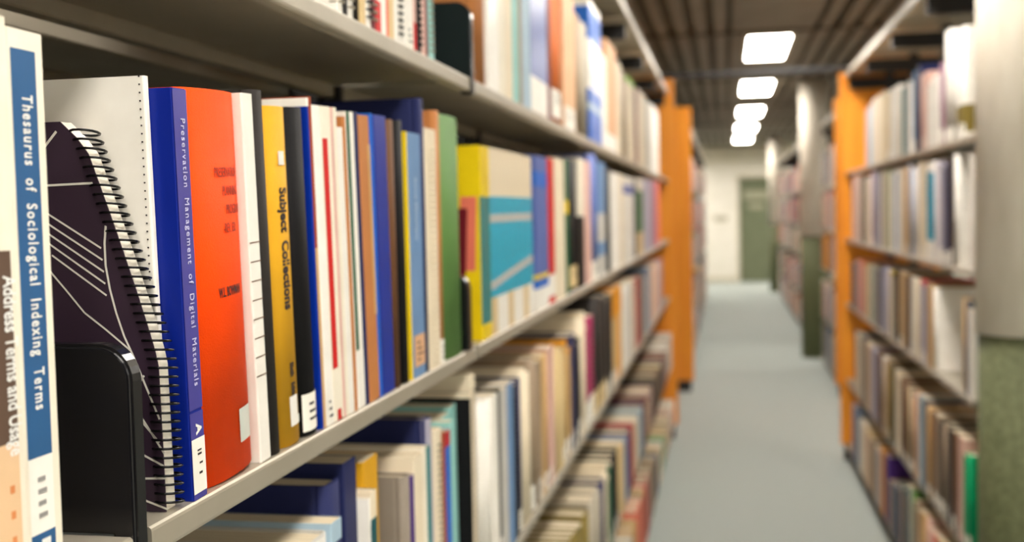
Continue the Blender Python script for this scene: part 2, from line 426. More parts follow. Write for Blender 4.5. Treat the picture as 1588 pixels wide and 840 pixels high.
# ------------------------------------------------------------------ bookcases
LEV = [0.08, 0.451, 0.884, 1.245, 1.619]        # underside of each shelf lip
LIP = 0.019
TOPZ = [z + LIP for z in LEV]
CANZ = 2.16
W = 0.216
GAP = 0.045
def shelf_profile(f, s, zb, w=W, lip=LIP):
    P = [(0.002,lip),(0.0004,lip-.0012),(0,lip-.003),(0,.003),(.0006,.001),(.003,0),(.016,0),(.018,.002),(.018,lip-.003),(w-.018,lip-.003),(w-.018,.002),(w-.016,0),(w-.002,0),(w,.002),(w,lip-.002),(w-.002,lip)]
    return [(f - s*u, zb + z) for u, z in P]
def bookcase(s, xf, joints, lab, near_panel, far_panel, both=True, ptop=2.27, pfront=.04, basefront=.0):
    X0, Y0 = xf, joints[0]
    o = empty('library_bookcase', (X0, Y0, 0), lab, 'bookcase')
    def L(x): return x - X0
    xc = xf - s*(W + GAP/2)
    xr = xf - s*(2*W + GAP)
    for i in range(len(joints)-1):
        ga = .0105 if (s == 1 and xf == -.344 and i in (1, 2)) else .003
        gb = .0105 if (s == 1 and xf == -.344 and i in (0, 1)) else .003
        a, b2 = joints[i] + ga - Y0, joints[i+1] - gb - Y0
        for j, z in enumerate(LEV):
            for (fx, sg) in (((xf, s), (xr, -s)) if both else ((xf, s),)):
                bm = bmesh.new(); extrude_profile(bm, [(L(p[0]), p[1]) for p in shelf_profile(fx, sg, z)], 'y', a, b2)
                link('shelf', bm, M_SHELF, o)
        bm = bmesh.new()
        cw = 2*W + GAP
        P = [(0,.034),(0,.002),(.002,0),(.014,0),(.014,.02),(cw-.014,.02),(cw-.014,0),(cw-.002,0),(cw,.002),(cw,.034)]
        extrude_profile(bm, [(L(xf - s*u), CANZ + z) for u, z in P], 'y', a, b2)
        link('canopy_top', bm, M_SHELF, o)
        bm = bmesh.new(); box(bm, L(xf - s*.03), L(xr + s*.03), a, b2, 0, .078); link('plinth', bm, M_BLACK, o)
    for i, y in enumerate(joints):
        y = y - Y0
        if i == 0 and near_panel: y += .02
        if i == len(joints)-1 and far_panel: y -= .02
        bm = bmesh.new(); box(bm, L(xc)-.02, L(xc)+.02, y-.025 if 0 < i < len(joints)-1 or not (near_panel and i == 0) else y-.02, y+.02, .078, CANZ+.02); link('upright', bm, M_BLACK, o)
        bm = bmesh.new(); box(bm, L(xf - s*.02), L(xr + s*.02), y-.02, y+.012, CANZ-.062, CANZ-.001); link('canopy_bracket', bm, M_BLACK, o)
        for z in LEV[1:]:
            for (fx, sg) in (((xf, s), (xr, -s)) if both else ((xf, s),)):
                bm = bmesh.new()
                P = [(.216, -.035), (.216, .016), (.19, .016), (.19, -.03)]
                P = [(L(fx - sg*u), z + q) for u, q in P]
                extrude_profile(bm, P, 'y', y-.006, y+.006); link('shelf_bracket', bm, M_BLACK, o)
    for yy, on in ((joints[0]-.03, near_panel), (joints[-1]+.0, far_panel)):
        if not on: continue
        bm = bmesh.new(); box(bm, L(xf + s*pfront), L(xr - s*.03), yy-Y0+.0005, yy-Y0+.0295, .09, ptop); bevel(bm, .003)
        link('end_panel', bm, M_WOOD, o, label='orange laminated end panel')
        bm = bmesh.new(); box(bm, L(xf + s*(pfront-.02)), L(xr - s*.01), yy-Y0+.004, yy-Y0+.026, 0, .09); link('panel_foot', bm, M_BLACK, o)
    return o
J1 = y_at(221, -.344, TOPZ[3])
LJ = [J1 - .908] + [J1 + .908*k for k in range(0, 8)]
XL = -0.344
XR = 0.668
bookcase(1, XL, LJ, 'long steel bookcase with beige shelves filling the left foreground', False, True)
RJ = [3.195, 4.02, 4.83, 5.64, 6.44]
bookcase(-1, XR, RJ, 'steel bookcase on the right, between the near column and the taller orange panel', False, True, pfront=.03, ptop=2.19)
XL2, XR2 = -.295, .86
LJ2 = [8.80 + .9*k for k in range(11)]
bookcase(1, XL2, LJ2, 'distant left bookcase beyond the cross aisle, behind the second orange panel', True, False, ptop=2.25)
RJ2 = [8.66, 9.53, 10.4]
bookcase(-1, XR2, RJ2, 'bookcase between the second orange panel and the middle column on the right', True, False, ptop=2.26)
RJ3 = [11.4 + .9*k for k in range(9)]
bookcase(-1, XR2, RJ3, 'farthest right bookcase, between the middle column and the column by the door', False, False)
# tie bar across the aisle, joining the canopies
bm = bmesh.new(); box(bm, -.36, .68, -.015, .015, 0, .028); bevel(bm, .002)
o = empty('tie_bar', (0, 6.35, CANZ+.0345), 'thin dark tie bar crossing the aisle from left bookcase top to right', 'tie bar')
link('bar', bm, M_BLACK, o)
bm = bmesh.new()
for x in (-.355, .675): box(bm, x-.012, x+.012, -.03, .03, -.0004, .0)
link('end_plate', bm, M_BLACK, o)

# door notice, wall notice
o = empty('door_notice', (.6, WY+.029, 1.45), 'pale lettered notice on the green door at the end of the aisle', 'notice')
bm = bmesh.new(); box(bm, -.24, .24, -.004, 0, .16, .34); box(bm, -.14, .16, -.004, 0, -.02, .08); link('notice_panel', bm, mat((168,166,140), .6), o)
o = empty('wall_notice', (-.08, WY-.001, 1.25), 'small grey notice on the cream wall left of the green door', 'notice')
bm = bmesh.new(); box(bm, -.13, .13, -.006, 0, -.05, .05); bevel(bm, .001, 1); link('notice_board', bm, mat((196,188,164), .6), o)

# ------------------------------------------------------------------ bookends
def bookend(X, Y, z, w, lab, h=.135, down=.022, depth=.14):
    """black plastic bookend, front edge at X, body from Y to Y+w"""
    o = empty('bookend', (X, Y, z), lab, 'bookend', 'black plastic bookends on the left bookcase')
    bm = bmesh.new(); rr = .022; pts = [(0, .001)]
    pts = [(.0022, -down), (.0022, h-rr)] + [(.0022-rr+rr*math.cos(a*math.pi/16), h-rr+rr*math.sin(a*math.pi/16)) for a in range(1, 9)] + [(-depth, h), (-depth, .0006)] + ([(-.014, .0006), (-.014, -down)] if down > 0 else [])
    extrude_profile(bm, pts, 'y', 0, w)
    bmesh.ops.bevel(bm, geom=[e for e in bm.edges if abs(e.verts[0].co.y - e.verts[1].co.y) < 1e-6], offset=.0024, segments=5, affect='EDGES')
    link('bookend_plate', bm, M_BLKPL, o)
    return o
yb1 = y_at(206, XL, 1.32)
bookend(XL, J1-.0103, TOPZ[3], .0145, 'glossy black bookend beside the purple-black spiral notebook', h=.114)
J2 = J1 + .908
bookend(XL, J2-.0103, TOPZ[4], .0195, 'black bookend on the top row, beside the slim pale aqua book', h=.105)
ybk = y_at(724, XL, 1.3) + .0015
bookend(XL, ybk, TOPZ[3], .022, 'small black bookend between the green cloth book and the bright yellow book', h=.105, down=-.0008, depth=.12)

# ------------------------------------------------------------------ eye-level row, left (hand placed)
Z3 = TOPZ[3]; XB = XL - .004
ROW2 = 'long bookcase eye-level row'
def yspan(pl, pr, X, Z): return y_at(pl, X, Z), y_at(pr, X, Z)
def place(pl, pr, ytop, color, kind='paper', rec=0.0, theta=0.0, z0=Z3, **kw):
    """columns pl..pr where the foot of the spine is seen, ytop the row where its head is seen"""
    X = XB - rec
    a, b2 = yspan(pl, pr, X, z0 + .003)
    if kind == 'hard': a = y_at(pl, X - min(.32*(b2-a), .009)*.8, z0 + .003) if False else a
    t = max(.002, b2 - a - (.0014 if kind == 'hard' else .0008))
    lo, hi = z0+.05, z0+.6
    for _ in range(40):
        m = (lo+hi)/2
        if proj((X, (a+b2)/2 - (m-z0)*math.sin(theta), m))[1] > ytop: lo = m
        else: hi = m
    h = (lo - z0)/math.cos(theta)
    kw.setdefault('D', random.uniform(.165, .2))
    h = min(h, kw.pop('hmax', .35))
    return book(1, X, (a+b2)/2, z0, t*math.cos(theta), h, kind=kind, color=color, theta=theta, **kw)
D2R = math.radians

# two books left of the bookend, placed by their heads
P = on_plane(8, 55, XB); P2 = on_plane(66, 55, XB)
hT = P2.z - Z3
o, g = book(1, XB, (P.y+P2.y)/2, Z3, P2.y-P.y-.001, hT, .2, 'paper', 'ivory', fmat='gloss', row=ROW2,
     panels=[(.08, .76, .231, .965, (46,92,140)), (.08, .76, .092, .231, 'white'), (.08, .76, 0, .092, (46,92,140))],
     label='tall cream book with a blue spine panel titled Thesaurus, left of the bookend')
t = g['t']
text(o, 'Thesaurus  of  Sociological  Indexing  Terms', .0118, (.0003, -.001, hT*.885), (0,0,-1), (0,1,0), M_WHITEINK, .0002, sx=.585, name='title_lettering', spacing=1.25)
text(o, 'BI', .009, (.0003, -.001, hT*.08), (0,0,-1), (0,1,0), M_WHITEINK, .0006, name='lettering')
for k, s in enumerate(('Z 695', '.1', '.S63', 'B66')):
    text(o, s, .0036, (.0003, -.002, hT*(.215-.02*k)), (0,1,0), (0,0,1), mat((90,90,90),.6), 0, align='CENTER', name='label_lettering') if False else None
bm = bmesh.new()
for k in range(4): add_panel(bm, 'paper', t, 0, -t*.2, t*(.02+.03*(k % 2)), hT*(.195-.022*k)-.0025, hT*(.195-.022*k), 0, .0006)
link('label_print', bm, mat((150,148,146), .6), o)
Pa = on_plane(-70, 40, XB-.0); 
o, g = book(1, XB+.001, (Pa.y+P.y)/2, Z3, P.y-Pa.y-.001, hT+.004, .2, 'paper', 'ivory', fmat='gloss', row=ROW2,
     panels=[(.05, .86, .27, .60, (96,76,64)), (.05, .86, 0.0, .27, (232,196,156))],
     label='cream and brown book at the far left edge, mostly cut off by the frame')
text(o, 'Address Terms and Usage', .0135, (.0003, .3*g['t']-.0005, hT*.565), (0,0,-1), (0,1,0), M_WHITEINK, .0002, sx=.62, name='title_lettering')
bm = bmesh.new()
for k in range(4): add_panel(bm, 'paper', g['t'], 0, g['t']*.12, g['t']*.22, hT*(.2-.045*k)-.004, hT*(.2-.045*k), 0, .0006)
link('label_print', bm, mat((222,140,84), .6), o)

# spiral notebook with dark cover
def notebook():
    th = D2R(1.8)
    a, b2 = .6345, .6500
    t = b2 - a; H = .249; D = .165
    o = empty('spiral_notebook', (XL - .0055, (a+b2)/2, Z3 + math.sin(th)*t/2 + .0003), 
              'dark purple spiral notebook with white lines on its cover, slumped beside the bookend', 'notebook', rot=(th, 0, 0))
    def xo(z):
        s = max(0, z - .095)/(H - .095)
        return -.047 * (s**1.12)
    N = 24
    def slab(y0, y1, d0, d1, name, m, top=None, extra=None):
        bm = bmesh.new(); prev = None
        for i in range(N+1):
            z = H*i/N
            xr_ = xo(z) + d1
            if i == N: z = H
            if i >= N-1: xr_ -= .004*(i-N+2)**1.5
            ring = [bm.verts.new((xo(z)*1 + d0, y0, z)), bm.verts.new((xr_, y0, z)), bm.verts.new((xr_, y1, z)), bm.verts.new((xo(z) + d0, y1, z))]
            if prev:
                for k in range(4):
                    bm.faces.new((prev[k], prev[(k+1) % 4], ring[(k+1) % 4], ring[k]))
            else: bm.faces.new(ring[::-1])
            prev = ring
        bm.faces.new(prev)
        mm = [m]
        if extra:
            mm.append(extra[0])
            for (p, q, wd) in extra[1]:
                n = 14
                P0, P1 = Vector(p), Vector(q)
                dr = (P1-P0); L_ = dr.length; dr.normalize(); nn = Vector((-dr.y, dr.x))*wd
                for k in range(1):
                    vs = [bm.verts.new((c.x + xo(c.y), y0 - .0003, c.y)) for c in (P0-nn, P1-nn, P1+nn, P0+nn)]
                    bm.faces.new(vs).material_index = 1
        return link(name, bm, mm, o)
    h = t*.5
    lines = []
    wd = .0007
    def seg(*pp):
        for u, v in zip(pp[:-1], pp[1:]): lines.append((u, v, wd))
    # coordinates: (x measured from the coil edge, z) on the cover
    seg((-.045, .222), (-.018, .243)); seg((-.05, .209), (-.006, .210))
    for k in range(5): seg((-.052, .197-.008*k), (-.016-.0018*k, .169-.0075*k))
    arc = [(-.0075, .183), (-.0125, .172), (-.017, .158), (-.0195, .143), (-.0205, .128), (-.020, .113), (-.0175, .100), (-.010, .078), (-.003, .060)]
    seg(*arc)
    seg((-.05, .142), (-.0425, .128), (-.032, .118), (-.0185, .104)); seg((-.06, .160), (-.05, .142))
    seg((-.012, .088), (-.024, .072)); seg((-.06, .05), (-.02, .064), (-.004, .045)); seg((-.022, .04), (-.002, .030))
    seg((-.03, .021), (-.001, .022)); seg((-.03, .012), (-.001, .002)); seg((-.016, .062), (-.001, .038))
    slab(-h, -h+.0008, -D, -.002, 'front_cover', mat((58,42,58), .42, 0, 0), extra=(M_LABEL, lines))
    slab(-h+.0009, h-.0009, -D+.002, -.0035, 'page_block', mat((236,230,216), .8))
    slab(h-.0008, h, -D, -.0065, 'back_cover', mat((58,42,58), .42))
    bm = bmesh.new(); n = 42; rr = h + .0022
    for i in range(n):
        z = .005 + i*(H-.012)/(n-1)
        x0 = xo(z) - .0035
        pts = [(x0 + .0085*math.cos(k*math.tau/14), rr*math.sin(k*math.tau/14), z - .0016*math.sin(k*math.tau/14)) for k in range(14)]
        tube(bm, pts, .00085, 6, True)
    link('binding_coil', bm, M_WIRE, o)
notebook()

# tall white book behind the notebook
def named(o_, lab): pass
th5 = D2R(4.8)
o, g = book(1, XL-.0175, .6572, Z3, .006, .278, .185, 'paper', 'white', theta=D2R(1.9), fmat='gloss', row=ROW2,
      label='tall thin white book with its blank white cover showing, behind the spiral notebook')
bm = bmesh.new()
for k in range(52):
    box(bm, -.0038, -.0028, -g['t']/2-.0004, -g['t']/2-.00002, .012+k*.0052, .0130+k*.0052)
link('punch_holes', bm, M_INK, o)
# blue
o, g = place(300, 321, 138, (8,34,140), 'paper', rec=-.002, theta=D2R(2.0), fmat='gloss', D=.172, row=ROW2,
      label='glossy dark blue book titled Preservation Management, left of the orange book')
t, h = g['t'], g['h']
bm = bmesh.new(); add_panel(bm, 'paper', t, 0, -t*.49, t*.49, h*.0, h*.215, 0, .0003); add_panel(bm, 'paper', t, 0, -t*.49, t*.49, h*.222, h*.998, 0, .0003)
link('spine_panel', bm, mat((62,58,150), .3, 0, .4), o, label='lavender blue spine')
bm = bmesh.new(); add_panel(bm, 'paper', t, 0, -t*.49, t*.49, h*.015, h*.15, 0, .0006)
add_panel(bm, 'paper', t, 0, -t*.1, t*.2, h*.108, h*.113, 1, .0008); add_panel(bm, 'paper', t, 0, -t*.1, t*.2, h*.118, h*.122, 1, .0008)
add_panel(bm, 'paper', t, 0, -t*.0, t*.25, h*.085, h*.09, 1, .0008); add_panel(bm, 'paper', t, 0, -t*.05, t*.2, h*.06, h*.066, 1, .0008)
link('call_number_label', bm, [M_LABEL, M_INK], o)
text(o, 'Preservation  Management  of  Digital  Materials', .0085, (.0006, t*.08, h*.93), (0,0,-1), (0,1,0), mat((206,206,240),.5), 0, sx=.84, name='title_lettering', spacing=1.22)
text(o, 'A', .010, (.0006, t*.05, h*.185), (0,0,-1), (0,1,0), M_WHITEINK, .0004, name='lettering')
# orange
o, g = place(324.5, 404, 144, 'orange', 'hard', rec=.0, theta=D2R(2.7), D=.18, row=ROW2,
      label='thick bright orange hardback, beside the dark blue book in the foreground')
t, h = g['t'], g['h']; r_ = g['r']
bend = lambda y: spine_x('hard', t, r_, y)
for k, (s, fy) in enumerate((('PRESERVATION', -.10), ('PLANNING', .03), ('PROGRAM', .09), ('-REV. ED.', .02))):
    text(o, s, .0098, (0, t*fy, h*(.79-.048*k)), (0,1,0), (0,0,1), mat((150,44,24), .6), 0, sx=.60, name='title_lettering', bend=bend)
text(o, 'W.L. BOWMAN', .0098, (0, -t*.13, h*.482), (0,1,0), (0,0,1), mat((60,20,20), .6), .0001, sx=.55, name='title_lettering', bend=bend)
bm = bmesh.new(); add_panel(bm, 'hard', t, r_, t*.12, t*.40, h*.075, h*.165, 0, .0006); link('call_number_label', bm, mat((206,208,200), .5), o)
# white book with worn line bands
ins = [(.0, 1.0, .60-.052*k, .603-.052*k, 'brown') for k in range(8)]
place(404.5, 421, 146, 'off-white', 'paper', rec=.0, theta=D2R(2.8), D=.18, row=ROW2, panels=ins,
      label='worn white paperback with thin dark cross lines, right of the orange book')
place(421.5, 441, 141, 'charcoal', 'hard', rec=.0, theta=D2R(2.8), D=.19, row=ROW2,
      label='plain charcoal hardback left of the mustard yellow Subject Collections book')
o, g = place(441.5, 474, 167, 'mustard', 'hard', rec=.0, theta=D2R(2.8), D=.18, row=ROW2,
      label='mustard yellow hardback titled Subject Collections in the foreground row')
t, h = g['t'], g['h']
bend = lambda y, t=t, r=g['r']: spine_x('hard', t, r, y)
text(o, 'Subject  Collections', .0185, (0, -.0005, h*.765), (0,0,-1), (0,1,0), M_INK, .0006, sx=.66, name='title_lettering', bend=bend)
text(o, 'Sixth', .0105, (0, .0, h*.245), (0,0,-1), (0,1,0), M_INK, .0004, sx=.55, name='lettering', bend=bend)
text(o, 'Edition', .0105, (0, .001, h*.185), (0,0,-1), (0,1,0), M_INK, .0004, sx=.5, name='lettering', bend=bend)
bm = bmesh.new(); add_panel(bm, 'hard', t, g['r'], -t*.13, t*.12, h*.83, h*.87, 0, .0005); link('publisher_mark', bm, M_LABEL, o)
bm = bmesh.new(); add_panel(bm, 'hard', t, g['r'], -t*.16, t*.2, h*.075, h*.145, 0, .0005); add_panel(bm, 'hard', t, g['r'], -t*.16, t*.34, h*.055, h*.08, 0, .0006); link('call_number_label', bm, M_LABEL, o)
S2 = [
 # pl, pr, ytop, color, kind, opts
 (474.5, 499, 168, 'black', 'hard', dict(theta=D2R(2.8), tag=(.004,.036,None), label='worn black hardback right of the mustard Subject Collections book')),
 (499.5, 503, 152, 'royal blue', 'paper', dict(theta=D2R(2.8), D=.2, panels=[], bands=[(.975,1.0,'white')], label='thin tall blue book behind the worn black hardback')),
 (503.5, 507, 150, 'rust', 'paper', dict(theta=D2R(2.8), D=.2, bands=[(0,.55,'tan')], label='thin tall rust brown book left of the white books')),
 (507.5, 519, 164, 'white', 'paper', dict(theta=D2R(2.8), tag=(.0,.03,None), label='plain white paperback left of the book with a red spine stripe')),
 (519.5, 534, 166, 'ivory', 'paper', dict(theta=D2R(2.8), panels=[(.02,.55,.17,.90,'red'),(.3,.7,0,.035,'red')], label='ivory paperback with a long red stripe down its spine')),
 (534.5, 542, 167, 'dusty pink', 'paper', dict(theta=D2R(2.8), panels=[(.3,1,.0,1,'ivory')], label='slim pink and ivory paperback right of the red-striped book')),
 (542.5, 551, 198, 'off-white', 'paper', dict(theta=D2R(2.8), label='short white paperback before the tan and green spines')),
 (551.5, 556, 181, 'copper', 'paper', dict(theta=D2R(2.8), label='slim copper brown book left of the green and white one')),
 (556.5, 568, 174, 'off-white', 'paper', dict(theta=D2R(2.8), panels=[(0,.36,.2,1,'dark green')], label='slim white book with a dark green strip on its spine')),
 (568.5, 574, 174, 'navy', 'paper', dict(theta=D2R(2.8), label='slim navy book left of the worn copper-tan book')),
 (574.5, 590, 180, 'copper', 'paper', dict(theta=D2R(2.8), panels=[(.75,1,.3,.9,'tan')], label='worn copper-tan book left of the vivid royal blue books')),
 (590.5, 594, 176, 'bright blue', 'paper', dict(theta=D2R(2.0), label='slim bright blue book pressed against the wide royal blue one')),
 (594.5, 613, 180, 'royal blue', 'paper', dict(theta=D2R(1.9), fmat='gloss', label='glossy royal blue book in the middle of the eye-level row')),
 (613.5, 626, 186, 'brown', 'hard', dict(theta=D2R(.9), label='dull brown hardback right of the royal blue book')),
 (626.5, 639, 187, 'black', 'hard', dict(theta=D2R(.8), label='black hardback left of the pale blue lettered book')),
 (639.6, 641.6, 204, 'yellow', 'paper', dict(theta=D2R(.6), label='thin yellow-edged booklet left of the pale blue lettered book')),
 (642.2, 661, 207, 'light blue', 'paper', dict(theta=D2R(.5), tag=(.012,.048,'peach'), title='Annual Bibliography', label='pale blue book with faint white lettering on its spine')),
 (661.5, 668, 153, 'navy', 'hard', dict(D=.165, label='very tall navy book with its dark cover rising above its neighbours')),
 (668.5, 684, 200, 'cream', 'comb', dict(panels=[], label='cream comb-bound report left of the green cloth book')),
 (684.5, 692, 172, 'copper', 'hard', dict(tag=(.0,.03,None), label='tall slim reddish-brown book behind the cream comb-bound report')),
 (692.5, 723, 181, 'moss green', 'hard', dict(label='thick moss green cloth hardback left of the small black bookend')),
]
def run_row(lst, base_y=None, **common):
    for (pl, pr, yt, c, k, op) in lst:
        op = dict(op); ti = op.pop('title', None)
        res = place(pl, pr, yt, c, k, row=ROW2, **op)
        if ti:
            o_, g_ = res
            text(o_, ti, .010, (.0003, 0, g_['h']*.82), (0,0,-1), (0,1,0), mat((176,196,220),.5), .0002, sx=.9, name='title_lettering')
run_row(S2)
S2b = [
 (748, 760, 226, 'yellow', 'paper', dict(rec=.002, D=.17, fmat='gloss', label='bright yellow book with teal and red shapes on its cover')),
]
o, g = place(750, 764, 227, 'yellow', 'paper', rec=.0, D=.17, fmat='gloss', row=ROW2, bands=[(0,.08,'yellow'),(.08,.74,'teal')], label='bright yellow book with teal and red shapes, left of the cyan journals')
# cover art facing the reader's side: simple coloured shapes
t, h = g['t'], g['h']
bm = bmesh.new()
def fpanel(x0, x1, z0, z1, mi, off=.0004, sl=0):
    vs = [bm.verts.new(p) for p in ((x0, -t/2-off, z0), (x1, -t/2-off, z0), (x1+sl, -t/2-off, z1), (x0+sl, -t/2-off, z1))]
    bm.faces.new(vs).material_index = mi
fpanel(-.17, -.0015, .0, h*.999, 0, .0002)
fpanel(-.07, -.040, h*.35, h*.72, 1, .0005, .004); fpanel(-.034, -.010, h*.36, h*.74, 2, .0006, .004); fpanel(-.046, -.026, h*.2, h*.68, 3, .0007, .006)
fpanel(-.10, -.075, h*.2, h*.6, 4, .0005)
link('cover_art', bm, [cover_mat('yellow','gloss'), cover_mat('teal','gloss'), cover_mat('salmon','gloss'), cover_mat('maroon','gloss'), cover_mat('crimson','gloss')], o)
# cyan and cream journal volumes
px = 764.5
for k in range(8):
    w_ = 8.6 - .22*k
    dz = .012*k
    o, g = place(px, px+w_, 229+2.0*k, 'cream' if k not in (6,) else 'sand', 'paper', rec=0.0005*(k % 2), D=.17, fmat='gloss', row=ROW2,
          bands=[(0,.2,'white' if k % 3 else 'sand'), (.2,.245+dz,'cyan'), (.245+dz,.29+dz,'silver'), (.29+dz,.60,'cyan'), (.60,.645,'silver'), (.645,.74,'cyan'), (.74,1,'cream')],
          label='cyan and cream journal volume, number %s in the run right of the yellow book' % ('one','two','three','four','five','six','seven','eight')[k])
    px += w_ + .1
S2c = [
 (833.5, 852, 243, 'periwinkle', 'paper', dict(bands=[(0,.14,'white'),(.14,.2,'bright blue'),(.2,.23,'yellow'),(.8,.9,'bright blue')], label='light blue book with a thin rainbow band near its foot')),
 (852.5, 862, 246, 'red', 'paper', dict(bands=[(.0,.05,'red'),(.05,.2,'white')], label='slim red book right of the light blue rainbow-banded one')),
 (862.5, 878, 246, 'cream', 'paper', dict(label='cream paperback right of the slim red book')),
 (878.5, 884, 248, 'dark green', 'paper', dict(bands=[(.6,.7,'yellow')], label='slim dark green book left of the thick black hardback')),
 (884.5, 899, 248, 'black', 'hard', dict(tag=(.01,.06,'sand'), label='thick black hardback with a tan label near its foot')),
 (899.5, 908, 246, 'black', 'paper', dict(bands=[(.55,1,'ivory')], label='black book with an ivory upper half, beyond the thick black hardback')),
 (908.5, 918, 250, 'dusty pink', 'paper', dict(label='slim pinkish book left of the periwinkle pair')),
 (918.5, 930, 240, 'periwinkle', 'hard', dict(tag=(.0,.05,None), label='tall periwinkle blue hardback beyond the ivory-topped black book')),
 (930.5, 940, 252, 'light blue', 'paper', dict(bands=[(.3,.55,'pale grey'),(0,.18,'pale grey')], label='mottled light blue book right of the tall periwinkle hardback')),
 (940.5, 950, 262, 'black', 'hard', dict(label='black hardback right of the mottled light blue book')),
 (950.5, 962, 268, 'white', 'paper', dict(label='wide white book near the far end of the eye-level row')),
 (962.5, 968, 270, 'cream', 'paper', dict(label='slim cream book right of the wide white one near the row end')),
 (968.5, 984, 275, 'off-white', 'paper', dict(bands=[(.8,.9,'periwinkle')], label='off-white book with a small blue mark near its head')),
 (984.5, 988, 278, 'navy', 'paper', dict(label='thin navy book near the far end of the eye-level row')),
 (988.5, 998, 278, 'green', 'paper', dict(bands=[(0,.3,'sand'),(.85,1,'ivory')], label='green and sand book left of the mauve one at the row end')),
 (998.5, 1010, 279, 'lilac grey', 'paper', dict(label='lilac grey book near the end of the eye-level row')),
 (1010.5, 1018, 280, 'mauve', 'paper', dict(label='mauve book, last but one of the eye-level row')),
 (1018.5, 1024, 281, 'salmon', 'paper', dict(label='salmon book, very last of the eye-level row, against the orange panel')),
]
run_row(S2c)

# ------------------------------------------------------------------ generic rows
AUTO = []
NEU = ['cream', 'ivory', 'taupe', 'tan', 'pale grey', 'brown', 'slate', 'dusty pink', 'charcoal', 'off-white', 'sand', 'light blue']
def auto_row(side, X, z0, start, lst, row, hmax, zref='top', hmin=.16):
    """lst: (px of the far edge near the head, py of the head, colour, kind, options); start px of the near edge"""
    lim = (0, 6.91) if side == 1 else (3.2, 6.40)
    prev = None
    for i, e in enumerate(lst):
        px, py, c, k = e[:4]; op = dict(e[4]) if len(e) > 4 else {}
        rec = op.pop('rec', 0.0); tmax = op.pop('t', None)
        Xp = X - side*rec
        P = on_plane(px, py, Xp)
        if prev is None:
            prev = on_plane(start, py, Xp).y
        h = max(hmin, min(hmax, P.z - z0))
        ye = P.y
        if ye - prev < .005: ye = prev + .006
        t = ye - prev - .0008
        if tmax and t > tmax: t = tmax
        n = 1 if (tmax or t < .062) else max(2, int(round(t / .044)))
        cuts = [0.0]
        for q in range(n-1): cuts.append((q + 1 + random.uniform(-.3, .3)) / n)
        cuts.append(1.0)
        for q in range(n):
            kw = dict(op); kw.setdefault('D', random.uniform(.15, .18))
            tq = t*(cuts[q+1] - cuts[q]) - (.0006 if n > 1 else 0)
            yq = ye - .0004 - t + t*(cuts[q] + cuts[q+1])/2
            cq, kq, hq = c, k, h
            if n > 1 and ye > 4.2 and q % 2 == 1 and random.random() < .6:
                cq = random.choice(NEU)
                if 'bands' in kw and random.random() < .5: kw.pop('bands')
            if n > 1: hq = h - random.choice([0, 0, .006, .012, .022]); kq = k if random.random() < .6 else random.choice(['hard', 'paper'])
            if 'tag' not in kw and random.random() < .5 and tq > .012 and kq not in ('spiral', 'comb'): kw['tag'] = (.004, .004+random.uniform(.03,.045), None)
            if yq + tq/2 > lim[1] or yq - tq/2 < lim[0]: continue
            D_ = kw.pop('D')
            AUTO.append((tq*hq*abs(Xp)/max(yq, .3)**3, side, Xp, yq, z0, tq, hq, D_, kq, cq, row, kw))
        prev = ye
    return prev

# top row left: placed by their feet
ROW1 = 'long bookcase top row'
def place1(pl, pr, h, c, k='paper', rec=0.0, **kw):
    X = XB - rec; a, b2 = yspan(pl, pr, X, TOPZ[4]+.003)
    kw.setdefault('D', random.uniform(.15, .19))
    return book(1, X, (a+b2)/2, TOPZ[4], max(.002, b2-a-.0006), h, kw.pop('D'), k, c, row=ROW1, **kw)
for (pl, pr, h, c, k, op) in [
 (524,532,.27,'white','spiral',{}),(533,540,.25,'black','paper',{}),(541,548,.27,'off-white','spiral',{}),(549,560,.26,'charcoal','hard',{}),
 (561,568,.27,'sand','paper',{}),(569,576,.27,'black','comb',dict(bands=[(0,1,'white')])),(577,583,.26,'maroon','spiral',{}),(583.5,592,.27,'white','paper',dict(bands=[(0,.12,'red')])),
 (592.5,600,.26,'white','paper',{}),(600.5,604,.27,'salmon','paper',{}),(604.5,612,.27,'sand','paper',{}),(613,629,.275,'white','comb',{}),
 (629.5,642,.27,'off-white','paper',dict(tag=(.0,.03,None))),(642.5,647,.27,'red','paper',dict(bands=[(.12,.9,'dusty pink')])),(648,654,.275,'black','comb',{}),
 (654.5,661,.26,'dusty pink','paper',{}),(661.5,665,.27,'maroon','paper',{}),(665.5,674,.28,'aqua','spiral',{}),
 (738,757,.28,'amber','hard',dict(bands=[(0,1,'copper')])),(757.5,775,.29,'white','paper',dict(fmat='gloss')),(775.5,785,.28,'ivory','paper',{}),(785.5,796,.29,'cream','paper',{}),
 (796.5,806,.29,'aqua','paper',{}),(806.5,811,.28,'taupe','paper',{}),(811.5,824,.29,'pale blue','paper',{}),
 (824.5,850,.30,'periwinkle','paper',dict(fmat='gloss',bands=[(0,.22,'white')])),(850.5,856,.30,'maroon','paper',{}),
 (856.5,874,.30,'burnt orange','hard',dict(tag=(.01,.07,None))),(874.5,893,.31,'peach','paper',dict(tag=(.0,.05,None))),(893.5,904,.29,'taupe','hard',{}),(904.5,914,.29,'warm grey','hard',{}),
]: place1(pl, pr, h, c, k, **op)
o, g = place1(916, 934, .375, 'bright blue', 'paper', bands=[(.37,.72,'white'),(.22,.27,'pale blue'),(.95,1,'white')], fmat='gloss', label='very tall blue and white book standing out of the top left row')
t, h = g['t'], g['h']
bm = bmesh.new()
for k in range(6): add_panel(bm, 'paper', t, 0, -t*.35, t*(.1+.1*(k % 3)), h*(.40+.045*k), h*(.42+.045*k), 0, .0006)
link('spine_print', bm, cover_mat('bright blue', 'gloss'), o)
